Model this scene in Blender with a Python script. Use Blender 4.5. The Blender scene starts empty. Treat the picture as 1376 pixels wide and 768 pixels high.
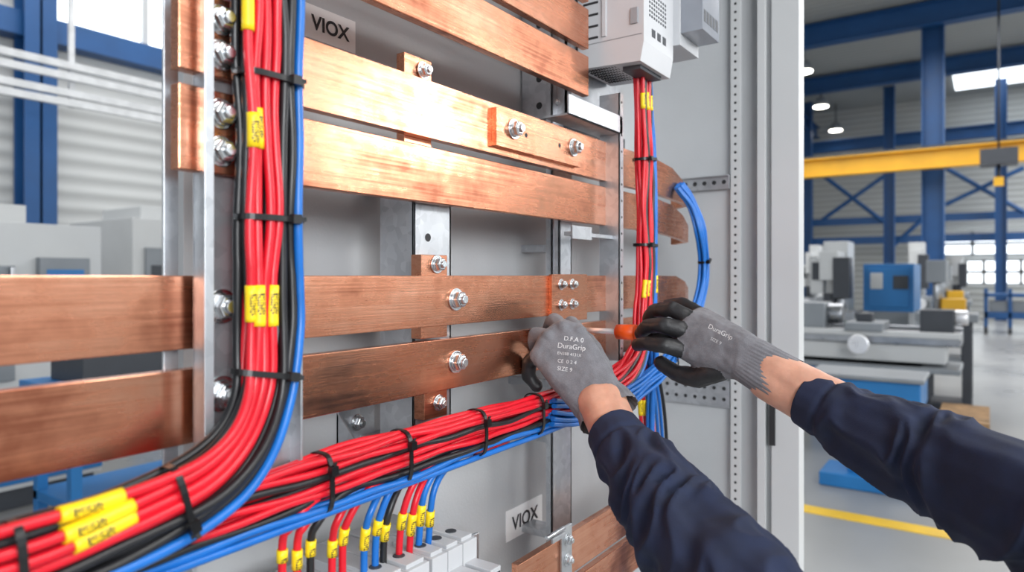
import bpy, bmesh, math, random
from mathutils import Vector, Matrix, noise
from mathutils.bvhtree import BVHTree
random.seed(7)
scene = bpy.context.scene
H = 1.35; F = 917.0; CU = 688.0; CV = 370.0
YAW = math.radians(35.0)
FW = Vector((math.cos(YAW), math.sin(YAW), 0)); RT = Vector((math.sin(YAW), -math.cos(YAW), 0)); UP = Vector((0, 0, 1))
CAM = Vector((0, 0, H))
# ---- pixel helpers : cast image pixel coordinates to world positions -------------
def ray(u, v): return FW + RT*((u-CU)/F) + UP*((CV-v)/F)
def Q(u, v, d): return CAM + ray(u, v)*d
def P(u, v, y):
    r = ray(u, v); return CAM + r*(y/r.y)
def PX(u, v, x):
    r = ray(u, v); return CAM + r*(x/r.x)
def proj(p):
    q = p-CAM; d = q.dot(FW)
    if d < 0.02: return (-9999, 9999)
    return (CU+F*q.dot(RT)/d, CV-F*q.z/d)
def X(u, y): return P(u, CV, y).x
# ---- materials -------------------------------------------------------------
def newmat(name):
    m = bpy.data.materials.new(name); m.use_nodes = True
    nt = m.node_tree; return m, nt, nt.nodes["Principled BSDF"]
def M(name, col, rough=0.5, metal=0.0, nscale=8.0, var=0.12, bump=0.0, bscale=200.0, stretch=(1,1,1), rvar=0.1, spec=None, coat=0, emit=None, dist=0.001):
    m, nt, b = newmat(name); N = nt.nodes; L = nt.links
    tc = N.new('ShaderNodeTexCoord'); mp = N.new('ShaderNodeMapping'); mp.inputs['Scale'].default_value = stretch
    L.new(tc.outputs['Object'], mp.inputs['Vector'])
    n = N.new('ShaderNodeTexNoise'); n.inputs['Scale'].default_value = nscale; n.inputs['Detail'].default_value = 5
    L.new(mp.outputs[0], n.inputs['Vector'])
    r = N.new('ShaderNodeValToRGB')
    r.color_ramp.elements[0].position = .3; r.color_ramp.elements[1].position = .7
    r.color_ramp.elements[0].color = (*[max(0, c*(1-var)) for c in col], 1); r.color_ramp.elements[1].color = (*[min(1, c*(1+var)) for c in col], 1)
    L.new(n.outputs['Fac'], r.inputs[0]); L.new(r.outputs[0], b.inputs['Base Color'])
    mr = N.new('ShaderNodeMapRange'); mr.inputs[3].default_value = max(.02, rough-rvar); mr.inputs[4].default_value = min(1, rough+rvar)
    L.new(n.outputs['Fac'], mr.inputs[0]); L.new(mr.outputs[0], b.inputs['Roughness'])
    b.inputs['Metallic'].default_value = metal
    if spec is not None: b.inputs['Specular IOR Level'].default_value = spec
    if coat: b.inputs['Coat Weight'].default_value = coat; b.inputs['Coat Roughness'].default_value = .15
    if emit: b.inputs['Emission Color'].default_value = (*emit[0], 1); b.inputs['Emission Strength'].default_value = emit[1]
    if bump:
        n2 = N.new('ShaderNodeTexNoise'); n2.inputs['Scale'].default_value = bscale; n2.inputs['Detail'].default_value = 3
        L.new(mp.outputs[0], n2.inputs['Vector'])
        bp = N.new('ShaderNodeBump'); bp.inputs['Strength'].default_value = bump; bp.inputs['Distance'].default_value = dist
        L.new(n2.outputs['Fac'], bp.inputs['Height']); L.new(bp.outputs[0], b.inputs['Normal'])
    return m
def copper_mat():
    m, nt, b = newmat("satin_copper"); N = nt.nodes; L = nt.links
    gm = N.new('ShaderNodeNewGeometry')
    def noi(sc, scale, det=6):
        mp = N.new('ShaderNodeMapping'); mp.inputs['Scale'].default_value = sc
        n = N.new('ShaderNodeTexNoise'); n.inputs['Scale'].default_value = scale; n.inputs['Detail'].default_value = det
        L.new(gm.outputs['Position'], mp.inputs[0]); L.new(mp.outputs[0], n.inputs['Vector']); return n
    brush = noi((1.2, 30, 75), 5, 6); blotch = noi((1, 1, 1.8), 8, 8); fine = noi((6, 80, 400), 3, 4); spot = noi((1, 1, 1), 55, 5)
    def mul(a, k, add=None):
        q = N.new('ShaderNodeMath'); q.operation = 'MULTIPLY_ADD'; L.new(a, q.inputs[0]); q.inputs[1].default_value = k
        if add is None: q.inputs[2].default_value = 0
        else: L.new(add, q.inputs[2])
        return q.outputs[0]
    f = mul(brush.outputs[0], .27, mul(spot.outputs[0], .20, mul(blotch.outputs[0], .53)))
    r = N.new('ShaderNodeValToRGB'); e = r.color_ramp.elements
    e[0].position = .37; e[0].color = (.36, .13, .075, 1); e[1].position = .64; e[1].color = (.86, .43, .28, 1)
    e2 = e.new(.49); e2.color = (.69, .295, .175, 1)
    L.new(f, r.inputs[0]); L.new(r.outputs[0], b.inputs['Base Color'])
    mr = N.new('ShaderNodeMapRange'); mr.inputs[1].default_value = .38; mr.inputs[2].default_value = .62; mr.inputs[3].default_value = .36; mr.inputs[4].default_value = .18
    L.new(f, mr.inputs[0]); L.new(mr.outputs[0], b.inputs['Roughness'])
    b.inputs['Metallic'].default_value = 1
    b2 = noi((1, 1, 1), 12, 2)
    bp = N.new('ShaderNodeBump'); bp.inputs['Strength'].default_value = .12; bp.inputs['Distance'].default_value = .0006
    bq = N.new('ShaderNodeBump'); bq.inputs['Strength'].default_value = .3; bq.inputs['Distance'].default_value = .003
    L.new(b2.outputs[0], bq.inputs['Height']); L.new(bq.outputs[0], bp.inputs['Normal'])
    L.new(fine.outputs[0], bp.inputs['Height']); L.new(bp.outputs[0], b.inputs['Normal'])
    return m
def galv_mat():
    m, nt, b = newmat("galvanised_steel"); N = nt.nodes; L = nt.links
    tc = N.new('ShaderNodeTexCoord'); v = N.new('ShaderNodeTexVoronoi'); v.inputs['Scale'].default_value = 90
    L.new(tc.outputs['Object'], v.inputs['Vector'])
    n = N.new('ShaderNodeTexNoise'); n.inputs['Scale'].default_value = 14; L.new(tc.outputs['Object'], n.inputs['Vector'])
    r = N.new('ShaderNodeValToRGB'); r.color_ramp.elements[0].color = (.34, .36, .39, 1); r.color_ramp.elements[1].color = (.62, .64, .67, 1)
    mix = N.new('ShaderNodeMath'); mix.operation = 'MULTIPLY_ADD'; mix.inputs[1].default_value = .35
    sep = N.new('ShaderNodeSeparateColor'); L.new(v.outputs['Color'], sep.inputs[0])
    L.new(sep.outputs[0], mix.inputs[0]); L.new(n.outputs[0], mix.inputs[2]); L.new(mix.outputs[0], r.inputs[0]); L.new(r.outputs[0], b.inputs['Base Color'])
    b.inputs['Metallic'].default_value = .8; b.inputs['Roughness'].default_value = .36
    return m
def label_mat():
    m, nt, b = newmat("yellow_marker_sleeve"); N = nt.nodes; L = nt.links
    uv = N.new('ShaderNodeUVMap'); sp = N.new('ShaderNodeSeparateXYZ'); L.new(uv.outputs[0], sp.inputs[0])
    def ma(op, a, bb=None, c=None):
        q = N.new('ShaderNodeMath'); q.operation = op
        for i, x in enumerate((a, bb, c)):
            if x is None: continue
            if isinstance(x, (int, float)): q.inputs[i].default_value = x
            else: L.new(x, q.inputs[i])
        return q.outputs[0]
    U, V = sp.outputs[0], sp.outputs[1]
    col = ma('FLOOR', ma('DIVIDE', U, .00055)); row = ma('FLOOR', ma('DIVIDE', V, .045))
    cb = N.new('ShaderNodeCombineXYZ'); L.new(col, cb.inputs[0]); L.new(row, cb.inputs[1])
    wn = N.new('ShaderNodeTexWhiteNoise'); wn.noise_dimensions = '2D'; L.new(cb.outputs[0], wn.inputs['Vector'])
    g = ma('GREATER_THAN', wn.outputs[0], .40)
    gap = ma('LESS_THAN', ma('MODULO', col, 4.0), 2.5)
    band = ma('LESS_THAN', ma('ABSOLUTE', ma('SUBTRACT', V, .045*.5)), .11)
    w1 = ma('GREATER_THAN', U, .006); w2 = ma('LESS_THAN', U, .024)
    k = ma('MULTIPLY', ma('MULTIPLY', g, gap), ma('MULTIPLY', band, ma('MULTIPLY', w1, w2)))
    mixc = N.new('ShaderNodeMix'); mixc.data_type = 'RGBA'; mixc.inputs[6].default_value = (.93, .66, .01, 1); mixc.inputs[7].default_value = (.05, .04, .02, 1)
    L.new(k, mixc.inputs[0]); L.new(mixc.outputs[2], b.inputs['Base Color']); b.inputs['Roughness'].default_value = .4
    return m
def knit_mat(name, col, rib=0):
    m, nt, b = newmat(name); N = nt.nodes; L = nt.links
    tc = N.new('ShaderNodeTexCoord')
    v = N.new('ShaderNodeTexVoronoi'); v.inputs['Scale'].default_value = 750; L.new(tc.outputs['Object'], v.inputs[0])
    n = N.new('ShaderNodeTexNoise'); n.inputs['Scale'].default_value = 60; n.inputs['Detail'].default_value = 4; L.new(tc.outputs['Object'], n.inputs[0])
    r = N.new('ShaderNodeValToRGB'); r.color_ramp.elements[0].color = (*[c*.55 for c in col], 1); r.color_ramp.elements[1].color = (*[c*1.3 for c in col], 1)
    ad = N.new('ShaderNodeMath'); ad.operation = 'MULTIPLY_ADD'; ad.inputs[1].default_value = .45
    L.new(v.outputs['Distance'], ad.inputs[0]); L.new(n.outputs[0], ad.inputs[2]); L.new(ad.outputs[0], r.inputs[0]); L.new(r.outputs[0], b.inputs['Base Color'])
    b.inputs['Roughness'].default_value = .9; b.inputs['Sheen Weight'].default_value = .1
    bp = N.new('ShaderNodeBump'); bp.inputs['Strength'].default_value = .6; bp.inputs['Distance'].default_value = .0006
    L.new(ad.outputs[0], bp.inputs['Height']); L.new(bp.outputs[0], b.inputs['Normal'])
    return m
def corr_mat(name, col, axis, scale, depth=.03, direction=None):
    m, nt, b = newmat(name); N = nt.nodes; L = nt.links
    tc = N.new('ShaderNodeTexCoord'); w = N.new('ShaderNodeTexWave'); w.bands_direction = axis; w.inputs['Scale'].default_value = scale; w.inputs['Distortion'].default_value = 0
    L.new(tc.outputs['Object'], w.inputs[0])
    r = N.new('ShaderNodeValToRGB'); r.color_ramp.elements[0].color = (*[c*.8 for c in col], 1); r.color_ramp.elements[1].color = (*col, 1)
    L.new(w.outputs['Fac'], r.inputs[0]); L.new(r.outputs[0], b.inputs['Base Color']); b.inputs['Roughness'].default_value = .55
    bp = N.new('ShaderNodeBump'); bp.inputs['Distance'].default_value = depth; bp.inputs['Strength'].default_value = .6
    L.new(w.outputs['Fac'], bp.inputs['Height']); L.new(bp.outputs[0], b.inputs['Normal'])
    return m
COPPER = copper_mat(); GALV = galv_mat(); LABEL = label_mat()
ZINC = M("zinc_bolt", (.72, .74, .76), .25, 1, 60, .15)
PANEL = M("panel_grey_paint", (.49, .505, .52), .36, 0, 6, .04, bump=.35, bscale=260, dist=.0008)
FRAME = M("frame_white_paint", (.56, .57, .575), .38, 0, 5, .03)
FRAMED = M("frame_grey_paint", (.40, .41, .42), .45, 0, 5, .04)
RED = M("red_pvc", (.66, .008, .022), .33, 0, 30, .12); BLK = M("black_pvc", (.012, .012, .014), .36, 0, 30, .2)
BLUE = M("blue_pvc", (.008, .14, .50), .34, 0, 30, .12)
TIE = M("zip_tie_nylon", (.008, .008, .009), .3)
DARK = M("dark_recess", (.02, .02, .022), .6)
WHITEP = M("device_plastic", (.54, .55, .57), .4, 0, 12, .03); GREYP = M("device_grey_plastic", (.30, .31, .33), .4, 0, 12, .05)
CLEARP = M("smoked_cover", (.26, .28, .32), .12, 0, 10, .1, coat=.6)
PAPER = M("label_white", (.95, .955, .96), .5, 0, 10, .01); INK = M("label_ink", (.02, .02, .025), .5)
KNIT = knit_mat("glove_grey_knit", (.145, .145, .16)); NITR = M("glove_black_nitrile", (.014, .014, .016), .5, 0, 50, .3, bump=.5, bscale=500, dist=.0006)
NAVY = M("navy_sweatshirt", (.012, .019, .050), .9, 0, 40, .25, bump=.5, bscale=900, dist=.0006)
SKIN = M("skin", (.60, .32, .225), .5, 0, 40, .14, bump=.4, bscale=250, dist=.0008)
SKIN.node_tree.nodes["Principled BSDF"].inputs['Subsurface Weight'].default_value = .15
SKIN.node_tree.nodes["Principled BSDF"].inputs['Subsurface Scale'].default_value = .006
GPRINT = M("glove_print", (.62, .62, .63), .6)
ORANGE = M("orange_grip", (.9, .10, .008), .4); GRIP = M("black_grip", (.02, .02, .022), .45)
CHROME = M("steel_shaft", (.80, .80, .82), .3, .5)
BBLUE = M("structure_blue_paint", (.012, .08, .24), .45, 0, 3, .1); CYAN = M("machine_blue_paint", (.015, .16, .42), .4, 0, 3, .1)
MWHITE = M("machine_white_paint", (.54, .55, .55), .4, 0, 2, .05); MGREY = M("machine_grey_paint", (.22, .24, .26), .45, 0, 3, .12)
MDARK = M("machine_dark", (.04, .045, .055), .5); MGREEN = M("machine_green", (.05, .26, .10), .5)
CYEL = M("crane_yellow", (.75, .40, .015), .45, 0, 2, .1); WOOD = M("pallet_wood", (.36, .22, .11), .8, 0, 10, .3)
STEELM = M("machined_steel", (.40, .41, .43), .3, 1, 10, .15)
FLOORM = M("concrete_floor", (.29, .29, .285), .30, 0, .9, .18, bump=.05, bscale=20)
YLINE = M("yellow_floor_paint", (.80, .50, .02), .5, 0, 6, .1)
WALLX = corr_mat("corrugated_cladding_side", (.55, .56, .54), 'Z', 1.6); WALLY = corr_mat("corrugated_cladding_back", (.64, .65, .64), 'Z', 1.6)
ROOFM = corr_mat("corrugated_roof", (.40, .42, .42), 'X', 1.3)
GLOW = M("window_daylight", (.9, .95, 1), .3, 0, emit=((.88, .95, 1), 2.6)); LAMPG = M("lamp_glow", (1, 1, 1), .3, emit=((1, .95, .85), 14))
RAILW = M("conduit_white", (.62, .63, .64), .4)
# ---- mesh builder ----------------------------------------------------------
class MB:
    def __init__(s): s.bm = bmesh.new(); s.mats = []; s.uv = s.bm.loops.layers.uv.new("UVMap")
    def mi(s, m):
        if m not in s.mats: s.mats.append(m)
        return s.mats.index(m)
    def box(s, x0, x1, y0, y1, z0, z1, m, rot=None):
        vs = [s.bm.verts.new(Vector((x, y, z))) for x in (x0, x1) for y in (y0, y1) for z in (z0, z1)]
        if rot:
            c = Vector(((x0+x1)/2, (y0+y1)/2, (z0+z1)/2))
            for v in vs: v.co = rot @ (v.co-c)+c
        for f in ((0, 1, 3, 2), (4, 6, 7, 5), (0, 4, 5, 1), (2, 3, 7, 6), (0, 2, 6, 4), (1, 5, 7, 3)):
            fc = s.bm.faces.new([vs[i] for i in f]); fc.material_index = s.mi(m)
    def hexa(s, a, b, m):
        va = [s.bm.verts.new(p) for p in a]; vb = [s.bm.verts.new(p) for p in b]
        fs = [s.bm.faces.new(va[::-1]), s.bm.faces.new(vb)]
        for i in range(4): fs.append(s.bm.faces.new([va[i], va[(i+1) % 4], vb[(i+1) % 4], vb[i]]))
        for f in fs: f.material_index = s.mi(m)
    def loft(s, secs, m):
        rings = [[s.bm.verts.new(p) for p in sec] for sec in secs]; k = s.mi(m); n = len(rings[0])
        for a, b in zip(rings, rings[1:]):
            for i in range(n):
                f = s.bm.faces.new([a[i], a[(i+1) % n], b[(i+1) % n], b[i]]); f.material_index = k
        for q in (rings[0][::-1], rings[-1]):
            f = s.bm.faces.new(q); f.material_index = k
    def cyl(s, p0, p1, r0, m, r1=None, n=20, smooth=True):
        r1 = r0 if r1 is None else r1; p0 = Vector(p0); p1 = Vector(p1); t = (p1-p0).normalized()
        ref = Vector((0, 0, 1)) if abs(t.z) < .9 else Vector((1, 0, 0)); a = t.cross(ref).normalized(); b = t.cross(a)
        R = []
        for p, r in ((p0, r0), (p1, r1)):
            R.append([s.bm.verts.new(p+(a*math.cos(2*math.pi*i/n)+b*math.sin(2*math.pi*i/n))*r) for i in range(n)])
        k = s.mi(m)
        for i in range(n):
            f = s.bm.faces.new([R[0][i], R[0][(i+1) % n], R[1][(i+1) % n], R[1][i]]); f.material_index = k; f.smooth = smooth and n > 8
        for q in (R[0][::-1], R[1]):
            f = s.bm.faces.new(q); f.material_index = k
    def tube(s, pts, r, m, seg=12, ref=Vector((0, 1, 0)), rends=None):
        k = s.mi(m); n = len(pts); rings = []; L = 0; Ls = []
        for i, p in enumerate(pts):
            t = (pts[min(i+1, n-1)]-pts[max(i-1, 0)]).normalized()
            fr = -(ref-t*ref.dot(t)).normalized(); sd = t.cross(fr)
            if i: L += (p-pts[i-1]).length
            Ls.append(L); rr = r if not rends or 0 < i < n-1 else rends
            rings.append([s.bm.verts.new(p+(fr*math.cos(2*math.pi*j/seg)+sd*math.sin(2*math.pi*j/seg))*rr) for j in range(seg)])
        for i in range(n-1):
            for j in range(seg):
                j2 = (j+1) % seg
                f = s.bm.faces.new([rings[i][j], rings[i][j2], rings[i+1][j2], rings[i+1][j]]); f.material_index = k; f.smooth = True
                a0 = j/seg; a1 = (j+1)/seg
                if a0 >= .5: a0 -= 1; a1 -= 1
                for lp, uvc in zip(f.loops, ((Ls[i], a0), (Ls[i], a1), (Ls[i+1], a1), (Ls[i+1], a0))): lp[s.uv].uv = uvc
        for q in (rings[0][::-1], rings[-1]):
            f = s.bm.faces.new(q); f.material_index = k
    def bolt(s, x, y, z, sc=1.0, ax=Vector((0, -1, 0))):
        p = Vector((x, y, z))
        s.cyl(p, p+ax*.0022*sc, .0135*sc, ZINC, n=28)
        s.cyl(p+ax*.0022*sc, p+ax*.0048*sc, .0105*sc, ZINC, n=24)
        s.cyl(p+ax*.0048*sc, p+ax*.0105*sc, .0102*sc, ZINC, n=6)
        s.cyl(p+ax*.0105*sc, p+ax*.0122*sc, .0098*sc, ZINC, r1=.0082*sc, n=6)
        s.cyl(p+ax*.0122*sc, p+ax*.016*sc, .0058*sc, ZINC, r1=.005*sc, n=16)
    def obj(s, name, parent=None, bevel=0, smooth_angle=None):
        me = bpy.data.meshes.new(name); bmesh.ops.recalc_face_normals(s.bm, faces=s.bm.faces[:])
        cs = [v.co for v in s.bm.verts]
        c = Vector([(min(q[i] for q in cs)+max(q[i] for q in cs))/2 for i in range(3)])
        for v in s.bm.verts: v.co -= c
        s.bm.to_mesh(me); s.bm.free()
        for m in s.mats: me.materials.append(m)
        o = bpy.data.objects.new(name, me); scene.collection.objects.link(o); o.location = c
        if bevel:
            b = o.modifiers.new("bevel", 'BEVEL'); b.width = bevel; b.segments = 2; b.limit_method = 'ANGLE'; b.angle_limit = math.radians(50); b.harden_normals = False
        if parent:
            o.parent = parent; o.matrix_parent_inverse = Matrix.Translation(-parent.location)
        return o
def empty(name, loc=(0, 0, 0)):
    e = bpy.data.objects.new(name, None); e.location = loc; scene.collection.objects.link(e); e.empty_display_size = .05; return e
def text(name, s, loc, size, mat, parent, right=Vector((1, 0, 0)), up=Vector((0, 0, 1)), align='CENTER', off=0):
    c = bpy.data.curves.new(name, 'FONT'); c.body = s; c.size = size; c.align_x = align; c.align_y = 'CENTER'; c.materials.append(mat); c.offset = off
    o = bpy.data.objects.new(name, c); scene.collection.objects.link(o)
    n = right.cross(up); R = Matrix((right, up, n)).transposed().to_4x4(); R.translation = Vector(loc); 
    o.parent = parent; o.matrix_parent_inverse = Matrix.Translation(-parent.location); o.matrix_basis = R
    return o
def cr(ctrl, step=.005):
    pts = [Vector(p) for p in ctrl]; pts = [pts[0]*2-pts[1]]+pts+[pts[-1]*2-pts[-2]]; out = []
    for i in range(1, len(pts)-2):
        p0, p1, p2, p3 = pts[i-1:i+3]; n = max(2, int((p2-p1).length/step))
        for j in range(n):
            t = j/n
            out.append(.5*((2*p1)+(p2-p0)*t+(2*p0-5*p1+4*p2-p3)*t*t+(3*p1-p0-3*p2+p3)*t**3))
    out.append(pts[-2]); return out
YV = Vector((0, 1, 0))
def frame(pts, i):
    t = (pts[min(i+2, len(pts)-1)]-pts[max(i-2, 0)]).normalized(); return t, t.cross(YV).normalized()
def bundle(mb, ctrl, cables, r, wob=.0012, seg=10):
    cp = cr(ctrl); paths = []
    for ci, (a, b, m) in enumerate(cables):
        ps = []; sd = random.random()*100
        for i, c in enumerate(cp):
            t, n = frame(cp, i)
            w = i*.005/.09
            ps.append(c+n*(a+wob*noise.noise(Vector((w, sd, 0))))+YV*(b+wob*noise.noise(Vector((w, sd, 7)))))
        mb.tube(ps, r, m, seg); paths.append(ps)
    return cp, paths
def marker(mb, path, rng, r, key=1):
    sub = [p for p in path if rng[0] <= proj(p)[key] <= rng[1]]
    if len(sub) < 2: return
    if proj(sub[0])[key] > proj(sub[-1])[key] and key == 0: sub = sub[::-1]
    mb.tube(sub, r, LABEL, 20)
def tie(mb, cp, uvp, a, b, ca=0, cb=0, wd=.0048):
    i = min(range(len(cp)), key=lambda k: (proj(cp[k])[0]-uvp[0])**2+(proj(cp[k])[1]-uvp[1])**2)
    t, n = frame(cp, i); c = cp[i]+n*ca+YV*cb; N = 28; k = mb.mi(TIE); rings = []
    for j in range(N):
        an = 2*math.pi*j/N; ce = math.cos(an); se = math.sin(an); e = .62
        x = math.copysign(abs(ce)**e, ce); y = math.copysign(abs(se)**e, se)
        o1 = n*(a*x)+YV*(b*y); o2 = n*((a+.0016)*x)+YV*((b+.0016)*y)
        rings.append([mb.bm.verts.new(c+o+t*w) for o, w in ((o1, -wd/2), (o2, -wd/2), (o2, wd/2), (o1, wd/2))])
    for j in range(N):
        A = rings[j]; B = rings[(j+1) % N]
        for q in range(4):
            f = mb.bm.faces.new([A[q], A[(q+1) % 4], B[(q+1) % 4], B[q]]); f.material_index = k; f.smooth = False
    hc = c-YV*(b+.0025)+n*(a*.5)
    u = t*.0038; v = n*.0042; w = YV*.0028
    mb.hexa([hc-u-v-w, hc+u-v-w, hc+u+v-w, hc-u+v-w], [hc-u-v+w, hc+u-v+w, hc+u+v+w, hc-u+v+w], TIE)
    te = hc+n*.008-YV*.003; u = t*.0018; w = YV*.0006
    mb.hexa([hc-u-w, hc+u-w, hc+u+w, hc-u+w], [te-u-w, te+u-w, te+u+w, te-u+w], TIE)

YB = .523      # busbar front plane
YP = .66       # back panel plane
WX = 1.52      # right side wall of cabinet
def zr(z): return H+z
# ============================ CABINET ======================================
cab = empty("switchgear_cabinet", (1.0, .5, 0.05))
mb = MB(); xl = .37
mb.box(xl, WX+.02, YP, YP+.02, .08, 2.1, PANEL)
mb.obj("back_panel", cab, .001)
mb = MB()
mb.box(WX, WX+.018, .465, YP, .08, 2.1, PANEL)
mb.obj("side_panel", cab, .001)
mb = MB()   # right front post, stepped profile
mb.box(WX-.012, WX+.02, .447, .468, .08, 2.1, FRAME)
mb.box(WX-.002, WX+.03, .405, .447, .08, 2.1, FRAMED)
mb.box(WX-.022, WX+.03, .392, .408, .08, 2.1, FRAME)
mb.box(WX-.006, WX+.03, .378, .392, .08, 2.1, FRAMED)
mb.box(WX-.016, WX+.03, .325, .380, .05, 2.13, FRAME)
for i in range(110):
    z = .1+i*.0181
    mb.cyl((WX-.0125, .4575, z), (WX-.0119, .4575, z), .0030, DARK, n=10)
mb.box(WX-.020, WX-.006, .372, .384, zr(-.36), zr(-.265), DARK)
mb.obj("frame_post", cab, .0012)
mb = MB()
mb.box(-.9, WX+.03, .325, YP+.02, .0, .08, FRAMED); mb.box(xl, WX+.03, .33, YP+.02, 2.1, 2.13, FRAME)
mb.obj("plinth_and_roof", cab, .002)
mb = MB()  # perforated depth rails on the side wall
for (z0, z1) in ((.192, .222), (-.292, -.232)):
    mb.box(WX-.014, WX, .47, .655, zr(z0), zr(z1), GALV)
    mb.box(WX-.022, WX-.012, .47, .655, zr(z1)-.003, zr(z1), GALV)
    for r_ in range(1 if z1 > 0 else 2):
        for i in range(8):
            zc = zr((z0+z1)/2) if z1 > 0 else zr(z0+.018+r_*.024)
            mb.cyl((WX-.0146, .482+i*.022, zc), (WX-.0139, .482+i*.022, zc), .0042 if z1 < 0 else .005, DARK, n=14)
mb.obj("perforated_rail", cab, .0006)
# vertical supports on back panel
mb = MB()
def strut(u0, u1, y0, zb, zt, dep, m=GALV):
    xa, xb = X(u0, y0), X(u1, y0)
    mb.box(xa, xb, y0, y0+.003, zr(zb), zr(zt), m)
    mb.box(xa, xa+.003, y0, y0+dep, zr(zb), zr(zt), m); mb.box(xb-.003, xb, y0, y0+dep, zr(zb), zr(zt), m)
    z = zb+.02
    while z < zt: mb.box(xa+.02, xb-.006, y0+.003, YP, zr(z), zr(z+.012), m); z += .16
strut(556, 606, .545, -.235, .115, .055); strut(742, 768, .585, -.62, .74, .012)
strut(752, 768, .548, -.2, .15, .01)
xq = X(575, .545)
for zz in (.105, .045): mb.cyl((xq, .545, zr(zz)), (xq, .5445, zr(zz)), .005, DARK, n=12)
mb.obj("support_channel", cab, .0008)
mb = MB()
xs0 = X(833, .497)
mb.box(xs0, xs0+.013, .497, .500, zr(-.14), zr(.30), GALV); mb.box(xs0, xs0+.002, .497, .535, zr(-.14), zr(.30), GALV)
for i in range(16): mb.cyl((xs0+.0065, .4972, zr(-.12+i*.027)), (xs0+.0065, .4964, zr(-.12+i*.027)), .0022, DARK, n=8)
mb.box(X(762, .5), xs0+.01, .497, .500, zr(.232), zr(.262), GALV); mb.box(X(762, .5), xs0+.01, .497, .54, zr(.232), zr(.235), GALV)
mb.box(X(768, .51), xs0, .51, .523, zr(.06), zr(.066), GALV); mb.box(X(768, .51), X(768, .51)+.06, .508, .511, zr(.055), zr(.075), GALV)
mb.obj("support_strip", cab, .0006)
# plate behind the device
mb = MB()
mb.box(.965, .971, .558, .655, zr(.262), zr(.75), GALV)
mb.box(.965, 1.16, .565, .571, zr(.262), zr(.75), GALV)
mb.box(.985, 1.2, .575, .655, zr(.225), zr(.262), MDARK)
for zz in (.285, .31): mb.bolt(.985, .565, zr(zz), .55)
for zz in (.285, .33, .375, .42, .465): mb.bolt(.965, .585, zr(zz), .5, Vector((-1, 0, 0))); mb.cyl((.9652, .62, zr(zz)), (.9646, .62, zr(zz)), .006, DARK, n=12)
mb.obj("device_mounting_plate", cab, .0006)
mb = MB()
x0 = X(452, YP); z0 = P(452, 605, YP).z; 
mb.box(x0, x0+.06, YP-.004, YP, z0, z0+.05, GALV); mb.box(x0, x0+.05, YP-.05, YP, z0, z0+.004, GALV); mb.hexa([Vector((x0, YP, z0)), Vector((x0, YP-.05, z0)), Vector((x0, YP-.004, z0+.045)), Vector((x0, YP, z0+.045))], [Vector((x0+.003, YP, z0)), Vector((x0+.003, YP-.05, z0)), Vector((x0+.003, YP-.004, z0+.045)), Vector((x0+.003, YP, z0+.045))], GALV)
mb.bolt(x0+.03, YP-.004, z0+.03, .8)
mb.obj("angle_bracket", cab, .0008)
# ============================ BUSBARS ======================================
T = .012
def bar(name, xa, xb, zb, zt, extra=None, y=YB, tail=None):
    mb = MB()
    if tail:
        secs = [(xa, y, zb, zt), (xb, y, zb, zt)]+tail; out = []
        for i, (x, yy, b_, t_) in enumerate(secs):
            if i < 2: d = Vector((1, 0, 0))
            elif i < len(secs)-1: d = (Vector((x-secs[i-1][0], yy-secs[i-1][1], 0)).normalized()+Vector((secs[i+1][0]-x, secs[i+1][1]-yy, 0)).normalized()).normalized()
            else: d = Vector((x-secs[i-1][0], yy-secs[i-1][1], 0)).normalized()
            n = Vector((-d.y, d.x, 0)); p = Vector((x, yy, 0))
            out.append([p+Vector((0, 0, zr(b_))), p+n*T+Vector((0, 0, zr(b_))), p+n*T+Vector((0, 0, zr(t_))), p+Vector((0, 0, zr(t_)))])
        mb.loft(out, COPPER)
    else: mb.box(xa, xb, y, y+T, zr(zb), zr(zt), COPPER)
    if extra: extra(mb)
    return mb.obj(name, None, .0012)
XC0, XC1 = .2965, .388    # wiring channel X extents
def exA(mb):
    mb.bolt(X(612, YB), YB, zr(-.0285), 1.0)
    xa, xb = X(742, YB-.006), X(789, YB-.006)
    mb.box(xa, xb, YB-.006, YB, zr(-.068), zr(.002), COPPER)
    for du in (754, 769):
        for zz in (-.013, -.043): mb.bolt(X(du, YB-.006), YB-.006, zr(zz), .62)
    xt = X(568, YB+.002); mb.box(xt, xt+.045, YB+.004, YB+.02, zr(-.072), zr(.024), COPPER); mb.bolt(xt+.026, YB+.004, zr(.013), .8)
def exB(mb): 
    mb.bolt(X(612, YB), YB, zr(-.103), 1.0)
    xt = X(572, YB+.002); mb.box(xt, xt+.04, YB+.004, YB+.02, zr(-.165), zr(-.13), COPPER); mb.bolt(xt+.024, YB+.004, zr(-.148), .7)
bar("copper_busbar", -.75, 1.24, -.0585, .0, exA, tail=[(1.33, YB, -.0585, -.001), (1.39, YB+.004, -.062, -.012), (1.43, YB+.012, -.064, -.026), (1.45, YB+.05, -.064, -.035)])
bar("copper_busbar", -.75, 1.27, -.134, -.0745, exB)
def exC(mb):
    xa, xb = X(667, YB-.008), X(780, YB-.008)
    mb.box(xa, xb, YB-.008, YB, zr(.166), zr(.215), COPPER)
    mb.bolt(X(690, YB-.008), YB-.008, zr(.193), 1.0); mb.bolt(X(770, YB-.008), YB-.008, zr(.193), 1.0)
    for u in (707, 752): 
        x = X(u, YB-.008); mb.cyl((x, YB-.0083, zr(.19)), (x, YB-.0075, zr(.19)), .0035, DARK, n=12)
    xt = X(553, YB+.002); mb.box(xt, xt+.045, YB+.013, YB+.025, zr(.14), zr(.25), COPPER); mb.bolt(xt+.03, YB+.012, zr(.236), .75)
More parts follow.
